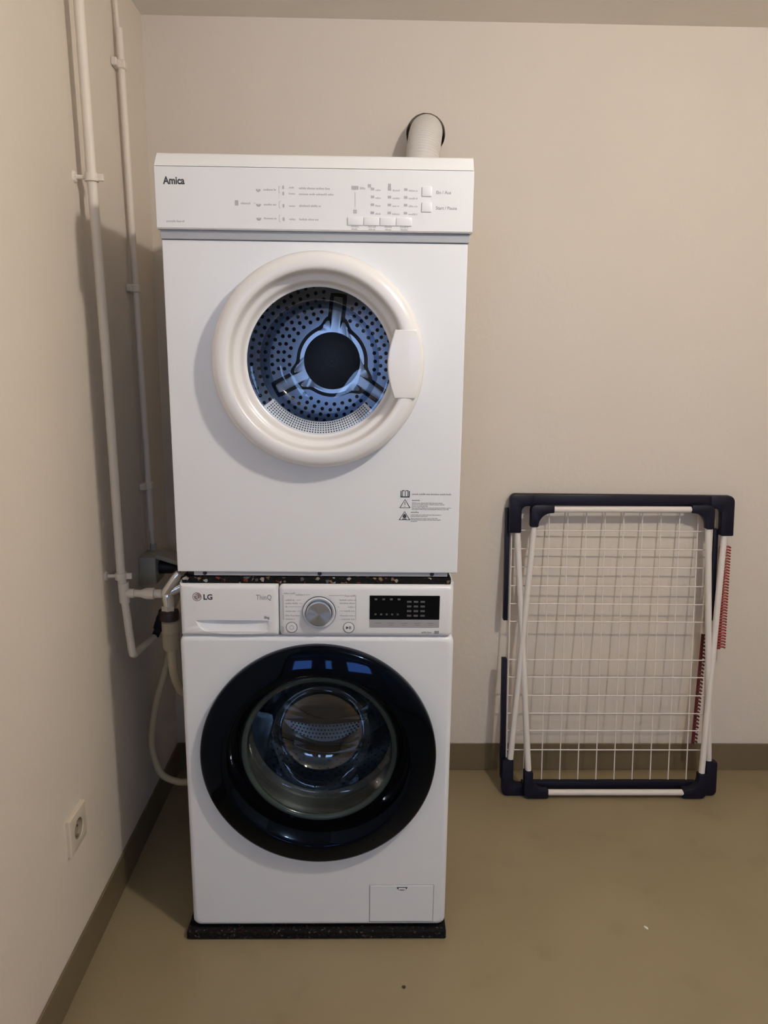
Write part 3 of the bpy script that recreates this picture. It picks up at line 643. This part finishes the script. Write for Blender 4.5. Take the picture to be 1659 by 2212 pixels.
obj('branch', MB().tube([(-0.458, 0.199, 0.788), (-0.440, 0.2, 0.787), (-0.428, 0.2, 0.787), (-0.426, 0.2, 0.787), (-0.408, 0.2, 0.787), (-0.406, 0.2, 0.787), (-0.384, 0.2, 0.787)], [0.0095, 0.0095, 0.0135, 0.0140, 0.0140, 0.0105, 0.0105], 16), 'pipe', wp)
def clamp(z, yp, xw=LX):
    cl = obj('clamp', merge(MB().lathe([(0.0105, -0.008), (0.0145, -0.008), (0.0145, 0.008), (0.0105, 0.008)], (-0.484, yp, z), 20, 'z'), MB().box(-0.484+0.013, -0.484+0.026, yp-0.004, yp+0.004, z-0.007, z+0.007, 0.001, 1)), 'pipe', wp)
    obj('clamp_stud', MB().tube([(LX, yp-0.004, z), (-0.496, yp, z)], 0.0045, 10), 'pipe', cl)
    obj('clamp_rose', MB().lathe([(0.0001, 0.005), (0.010, 0.004), (0.013, 0.0)], (LX, yp-0.004, z), 16, 'x'), 'pipe', cl)
clamp(1.72, 0.1725); clamp(0.832, 0.197)
tap = obj('tap_body', MB().tube([(-0.388, 0.2, 0.787), (-0.383, 0.2, 0.787), (-0.378, 0.2, 0.784), (-0.3755, 0.2, 0.776), (-0.375, 0.2, 0.765), (-0.375, 0.2, 0.742)], [0.0115, 0.0135, 0.0165, 0.0165, 0.0150, 0.0150], 20), 'chrome', wp, label='chrome washing machine tap')
obj('tap_handle', MB().tube([(-0.384, 0.195, 0.786), (-0.377, 0.195, 0.797), (-0.366, 0.196, 0.812), (-0.352, 0.198, 0.832), (-0.346, 0.199, 0.840)], [0.009, 0.0125, 0.0125, 0.012, 0.009], 16), 'chrome', tap)
obj('tap_spindle', MB().tube([(-0.372, 0.2, 0.790), (-0.352, 0.205, 0.800), (-0.340, 0.207, 0.806)], [0.012, 0.0135, 0.010], 16), 'chrome', tap)
obj('tap_nut', MB().tube([(-0.375, 0.2, 0.758), (-0.375, 0.2, 0.744)], 0.0172, 6), 'chrome', tap)
bl = obj('black_pipe_sleeve', MB().tube([(-0.468, 0.385, 0.606), (-0.458, 0.385, 0.628), (-0.448, 0.375, 0.655), (-0.438, 0.36, 0.685)], [0.010, 0.0145, 0.0135, 0.010], 12, True, 4), 'black', wp)

ih = thing('inlet_hose', 'beige inlet hose with safety valve hanging from the chrome tap', 'hose', (-0.374, 0.2, 0.60))
obj('union_nut', MB().lathe([(0.012, 0.745), (0.0215, 0.744), (0.0228, 0.741), (0.0232, 0.722), (0.018, 0.719)], (-0.374, 0.2, 0), 24, 'z'), 'union_nut', ih, label='dark red screw nut')
obj('safety_valve', MB().lathe([(0.0001, 0.724), (0.0185, 0.7225), (0.0185, 0.718), (0.0208, 0.716), (0.0208, 0.692), (0.0212, 0.691), (0.0212, 0.690), (0.0208, 0.689), (0.0205, 0.652), (0.0180, 0.644), (0.0125, 0.6415), (0.0001, 0.641)], (-0.373, 0.2, 0), 32, 'z'), 'valve', ih)
obj('hose', MB().tube([(-0.374, 0.201, 0.645), (-0.374, 0.205, 0.60), (-0.373, 0.225, 0.55), (-0.368, 0.265, 0.50), (-0.350, 0.33, 0.462), (-0.335, 0.42, 0.44), (-0.325, 0.52, 0.43), (-0.29, 0.585, 0.43), (-0.22, 0.60, 0.43)], 0.0108, 14, True, 8), 'hose', ih, sharp=60)
dh = obj('drain_hose', MB().tube([(-0.345, 0.50, 0.76), (-0.372, 0.43, 0.745), (-0.392, 0.37, 0.70), (-0.408, 0.335, 0.63), (-0.428, 0.335, 0.54), (-0.460, 0.345, 0.44), (-0.480, 0.350, 0.345), (-0.482, 0.350, 0.285), (-0.464, 0.350, 0.218), (-0.430, 0.355, 0.190), (-0.390, 0.36, 0.184), (-0.345, 0.40, 0.19), (-0.325, 0.50, 0.21), (-0.29, 0.59, 0.24), (-0.22, 0.605, 0.26)], 0.0095, 14, True, 8), 'hose', origin=(-0.40, 0.4, 0.17), sharp=60)
tag(dh, 'beige drain hose looping down between the washing machine and left wall', 'hose')

cn = thing('electrical_conduit', 'thin white electrical conduit clipped upright in the left wall corner', 'conduit', (-0.5, 0.51, 0.83))
X2 = -0.503
def cy2(z): return 0.478+(2.09-z)/(2.09-0.862)*0.040
obj('conduit_tube', MB().tube([(X2, cy2(2.125), 2.125), (X2, cy2(1.5), 1.5), (X2, cy2(0.87), 0.87)], 0.0088, 14), 'conduit', cn)
obj('cable', MB().tube([(X2-0.004, cy2(CZ)-0.004, CZ), (X2-0.003, cy2(2.12), 2.12)], 0.0050, 10), 'conduit', cn)
obj('cable', MB().tube([(X2, cy2(0.88), 0.88), (X2, cy2(0.86)+0.002, 0.85), (X2+0.001, cy2(0.8)+0.003, 0.815)], 0.0055, 10), 'conduit', cn)
for z in (2.045, 1.522, 0.998):
    y = cy2(z); obj('clip', merge(MB().box(LX, X2+0.0115, y-0.0105, y+0.0105, z-0.010, z+0.010, 0.002, 1), MB().box(LX, X2-0.002, y-0.030, y-0.008, z-0.009, z+0.009, 0.002, 1)), 'conduit', cn)

sb = thing('surface_socket', 'grey surface-mounted socket with raised lid on the left wall', 'socket', (LX, 0.48, 0.74))
obj('socket_body', MB().box(LX, LX+0.047, 0.435, 0.520, 0.735, 0.812, 0.004, 2), 'socket_box', sb)
mr = Matrix.Translation((LX+0.047, 0.478, 0.812)) @ Matrix.Rotation(math.radians(18), 4, 'Y')
obj('lid', MB().box(0.0, 0.070, -0.040, 0.040, -0.004, 0.008, 0.002, 2, mr), 'socket_box', sb)
obj('cable_entry', MB().lathe([(0.0001, 0.830), (0.009, 0.829), (0.010, 0.810)], (X2+0.001, cy2(0.8)+0.003, 0), 16, 'z'), 'socket_box', sb)
pg = thing('power_plug', 'black power plug in the grey surface socket', 'plug', (LX+0.05, 0.478, 0.75))
obj('plug_body', MB().tube([(LX+0.047, 0.478, 0.775), (LX+0.072, 0.478, 0.774), (LX+0.090, 0.478, 0.768), (LX+0.100, 0.478, 0.758)], [0.020, 0.019, 0.015, 0.008], 18), 'black', pg)
obj('plug_cable', MB().tube([(LX+0.098, 0.478, 0.760), (LX+0.108, 0.48, 0.735), (LX+0.125, 0.49, 0.73), (LX+0.165, 0.50, 0.76), (LX+0.195, 0.52, 0.80), (LX+0.206, 0.55, 0.83), (LX+0.23, 0.575, 0.86)], 0.004, 10, True, 6), 'black', pg)

# wall socket near the floor on the left wall
so = thing('wall_socket', 'cream square wall socket low on the left wall above the baseboard', 'socket', (LX, -0.090, 0.31))
SY, SZ = -0.0885, 0.352
def sock_frame():
    mb = MB(); hw = 0.042
    L = []
    for ins, d in ((0, 0.0), (0, 0.006), (0.002, 0.009), (0.006, 0.0100)):
        h = hw-ins; L.append([(LX+d, SY+a*h, SZ+b*h) for a, b in [(math.copysign(1, math.cos(t))*min(1, abs(math.cos(t))*1.6), math.copysign(1, math.sin(t))*min(1, abs(math.sin(t))*1.6)) for t in [2*PI*k/64+0.001 for k in range(64)]]])
    n = 64
    for r_, d in ((0.0232, 0.0100), (0.0222, 0.0090), (0.0218, -0.004)): L.append([(LX+d, SY+r_*math.cos(2*PI*k/n+0.001), SZ+r_*math.sin(2*PI*k/n+0.001)) for k in range(n)])
    return mb.loops(L)
obj('cover_plate', sock_frame(), 'wall_socket', so)
obj('socket_well', MB().lathe([(0.0221, 0.0085), (0.0212, 0.001), (0.0001, 0.001)], (LX, SY, SZ), 32, 'x'), mat('socket_well_tan', (0.34, 0.28, 0.20), 0.5), so)
for dy in (-0.0095, 0.0095): obj('contact_hole', MB().lathe([(0.0001, 0.0026), (0.0030, 0.0026)], (LX, SY+dy, SZ), 12, 'x'), 'hole', so)
for dz in (-0.0175, 0.0175): obj('earth_clip', MB().box(LX+0.002, LX+0.0075, SY-0.003, SY+0.003, SZ+dz-0.0015, SZ+dz+0.0015), 'chrome', so)

# ------------------------------------------------------------------ drying rack (folded, leaning on the back wall)
rk = thing('drying_rack', 'folded white wire drying rack with navy plastic corners leaning on the back wall', 'drying rack', (0.885, 0.62, 0.0))
TH = math.atan2(0.115, 0.94)
def RP(x, v, w=0.0):   # x along the wall, v up the leaning plane, w towards the room
    return (x, 0.588+v*math.sin(TH)-w*math.cos(TH), 0.008+v*math.cos(TH)+w*math.sin(TH)*0.0)
TR = 0.0095
# frame A: narrow at the top, wide at the bottom;  frame B: wide at the top, narrow at the bottom
WA, WB_ = 0.010, 0.030
def rtube(name, p, q, w0, w1, r=TR, material='tube_white'):
    return obj(name, MB().tube([RP(*p, w0), RP(*q, w1)], r, 14), material, rk)
rtube('frame_tube', (0.615, 0.855), (0.563, 0.105), 0.022, 0.000)
rtube('frame_tube', (1.152, 0.852), (1.197, 0.103), 0.022, 0.000)
rtube('frame_tube', (0.568, 0.830), (0.617, 0.075), 0.000, 0.022)
rtube('frame_tube', (1.213, 0.828), (1.166, 0.065), 0.000, 0.022)
rtube('cross_bar', (0.672, 0.905), (1.097, 0.908), 0.024, 0.024)
rtube('cross_bar', (0.679, 0.012), (1.107, 0.012), 0.026, 0.026)
def corner(pts, w0, w1, nm='corner_joint', bev=0.004):
    mb = MB().prism(pts, 0.0, 1.0, 0.0)
    # map prism coords (x, 0..1, v) on to the leaning plane
    mb.v = [RP(x, v, w1+(w0-w1)*t) for x, t, v in mb.v]
    o = obj(nm, mb, 'navy', rk)
    bm = bmesh.new(); bm.from_mesh(o.data); bmesh.ops.bevel(bm, geom=[e for e in bm.edges if len(e.link_faces) == 2 and e.calc_face_angle(0) > 0.9], offset=bev, segments=2, profile=0.5, affect='EDGES'); bm.to_mesh(o.data); bm.free()
    o.data.shade_smooth(); o.data.set_sharp_from_angle(angle=math.radians(40))
    return o
def gusset(xc, vc, sx, sv, lx, lv, t, fil):
    """L-shaped moulding with a concave fillet: corner point, arm directions and lengths, arm thickness"""
    ro = min(0.018, t*0.7)
    pts = [(ro*(1-math.sin(PI/2*k/5)), ro*(1-math.cos(PI/2*k/5))) for k in range(5, -1, -1)] + [(lx, 0), (lx, t)]
    for k in range(9):
        a = PI/2*k/8; pts.append((t+fil*(1-math.sin(a)), t+fil*(1-math.cos(a))))
    pts += [(t, lv), (0, lv)]
    out = [(xc+sx*x, vc+sv*v) for x, v in pts]
    return out if sx*sv > 0 else out[::-1]
# frame A top corners (front), frame B bottom corners (front)
corner(gusset(0.601, 0.920, 1, -1, 0.073, 0.068, 0.025, 0.040), 0.010, 0.036)
corner(gusset(1.166, 0.923, -1, -1, 0.072, 0.074, 0.025, 0.040), 0.010, 0.036)
corner(gusset(0.602, -0.003, 1, 1, 0.078, 0.086, 0.028, 0.035), 0.010, 0.036)
corner(gusset(1.181, -0.003, -1, 1, 0.076, 0.078, 0.028, 0.035), 0.010, 0.036)
# frame B top corners / top rail and frame A bottom feet (behind)
corner(gusset(0.541, 0.949, 1, -1, 0.075, 0.120, 0.037, 0.018), -0.012, 0.014)
corner(gusset(1.236, 0.948, -1, -1, 0.075, 0.124, 0.040, 0.018), -0.012, 0.014)
corner([(0.60, 0.914), (1.19, 0.914), (1.19, 0.948), (0.60, 0.949)], -0.012, 0.010, 'top_rail')
corner(gusset(0.536, -0.008, 1, 1, 0.080, 0.116, 0.036, 0.020), -0.012, 0.014, 'foot')
corner(gusset(1.221, -0.008, -1, 1, 0.070, 0.110, 0.036, 0.020), -0.012, 0.014, 'foot')
corner([(0.60, 0.006), (1.16, 0.006), (1.16, 0.034), (0.60, 0.034)], -0.014, 0.004, 'bottom_rail')
corner([(0.533, 0.548), (0.547, 0.548), (0.547, 0.90), (0.533, 0.90)], -0.030, -0.010, 'side_rail', 0.002)
corner([(0.533, 0.04), (0.549, 0.04), (0.547, 0.428), (0.531, 0.428)], -0.024, -0.004, 'side_rail', 0.002)
corner([(1.187, 0.55), (1.201, 0.55), (1.201, 0.84), (1.187, 0.84)], -0.030, -0.012, 'side_rail', 0.002)
# wire grid
WR = 0.0019; WW = -0.010
xb = [0.608+0.0582*k for k in range(10)]
for k, x in enumerate(xb):
    obj('wire', MB().tube([RP(x, 0.02, WW), RP(x+0.002, 0.925, WW)], WR if k not in (0, 9) else WR, 6, False), 'wire', rk)
hv = [0.834, 0.776, 0.719, 0.660, 0.603, 0.547, 0.425, 0.369, 0.310, 0.252, 0.196, 0.133]
for v in hv:
    obj('wire', MB().tube([RP(0.552, v, WW+0.004), RP(1.178, v, WW+0.004)], WR, 6, False), 'wire', rk)
for x in (0.552, 1.178):
    obj('wire', MB().tube([RP(x, 0.03, WW+0.002), RP(x, 0.92, WW+0.002)], WR*1.2, 6, False), 'wire', rk)
# red ribbed strips tucked behind the right legs
def red_strip(name, x0, v0, x1, v1, wd0, nt_, label, w=-0.022, rm='red'):
    o = thing(name, label, 'strip', RP(min(x0, x1), min(v0, v1), w))
    d = Vector((x1-x0, v1-v0)); L_ = d.length; d.normalize(); nn = Vector((d.y, -d.x))
    if nn.x < 0: nn = -nn
    def P(s_, t_, ww): return RP(x0+d.x*s_+nn.x*t_, v0+d.y*s_+nn.y*t_, ww)
    mb = MB(); mb.add([P(0, 0, w), P(L_, 0, w), P(L_, wd0*0.6, w), P(0, wd0*0.6, w), P(0, 0, w-0.003), P(L_, 0, w-0.003), P(L_, wd0*0.6, w-0.003), P(0, wd0*0.6, w-0.003)], [(0, 1, 2, 3), (4, 5, 6, 7), (0, 1, 5, 4), (1, 2, 6, 5), (2, 3, 7, 6), (3, 0, 4, 7)])
    obj('backing', mb, rm, o)
    for k in range(nt_):
        s_ = (k+0.3)*L_/nt_; obj('tooth', MB().tube([P(s_, wd0*0.3, w), P(s_-0.003, wd0*0.75, w+0.003), P(s_+0.001, wd0, w+0.001)], 0.0032, 6), rm, o)
    return o
red_strip('ribbed_strip', 1.211, 0.784, 1.208, 0.455, 0.034, 36, 'red ribbed plastic strip jutting out right of the drying rack')
r2 = red_strip('ribbed_strip', 1.170, 0.50, 1.153, 0.140, 0.016, 30, 'red strip coloured as in shade behind the lower right legs of the drying rack', -0.030, 'red_shaded')

# ------------------------------------------------------------------ specks on the floor
def crumb(nm, c, s, material, label, cat):
    bm = bmesh.new(); bmesh.ops.create_icosphere(bm, subdivisions=1, radius=1.0); rr = random.Random(len(label))
    for v in bm.verts:
        v.co = Vector((v.co.x*s[0]*rr.uniform(0.8, 1.2), v.co.y*s[1]*rr.uniform(0.8, 1.2), max(-0.9, v.co.z)*s[2]+s[2]*0.9))
    mb = MB().from_bm(bm); a = 0.9 if cat == 'paint chip' else 0.3
    mb.v = [(c[0]+x*math.cos(a)+y*math.sin(a), c[1]-x*math.sin(a)+y*math.cos(a), z) for x, y, z in mb.v]
    return tag(obj(nm, mb, material, origin=(c[0], c[1], 0)), label, cat)
crumb('paint_chip', (0.792, 0.022), (0.0075, 0.0035, 0.0022), 'chip', 'small white chip lying on the floor before the drying rack', 'paint chip')
crumb('crumb', (0.195, -0.147), (0.0050, 0.0036, 0.0025), 'crumb', 'tiny dark crumb on the floor in front of the washing machine', 'crumb')
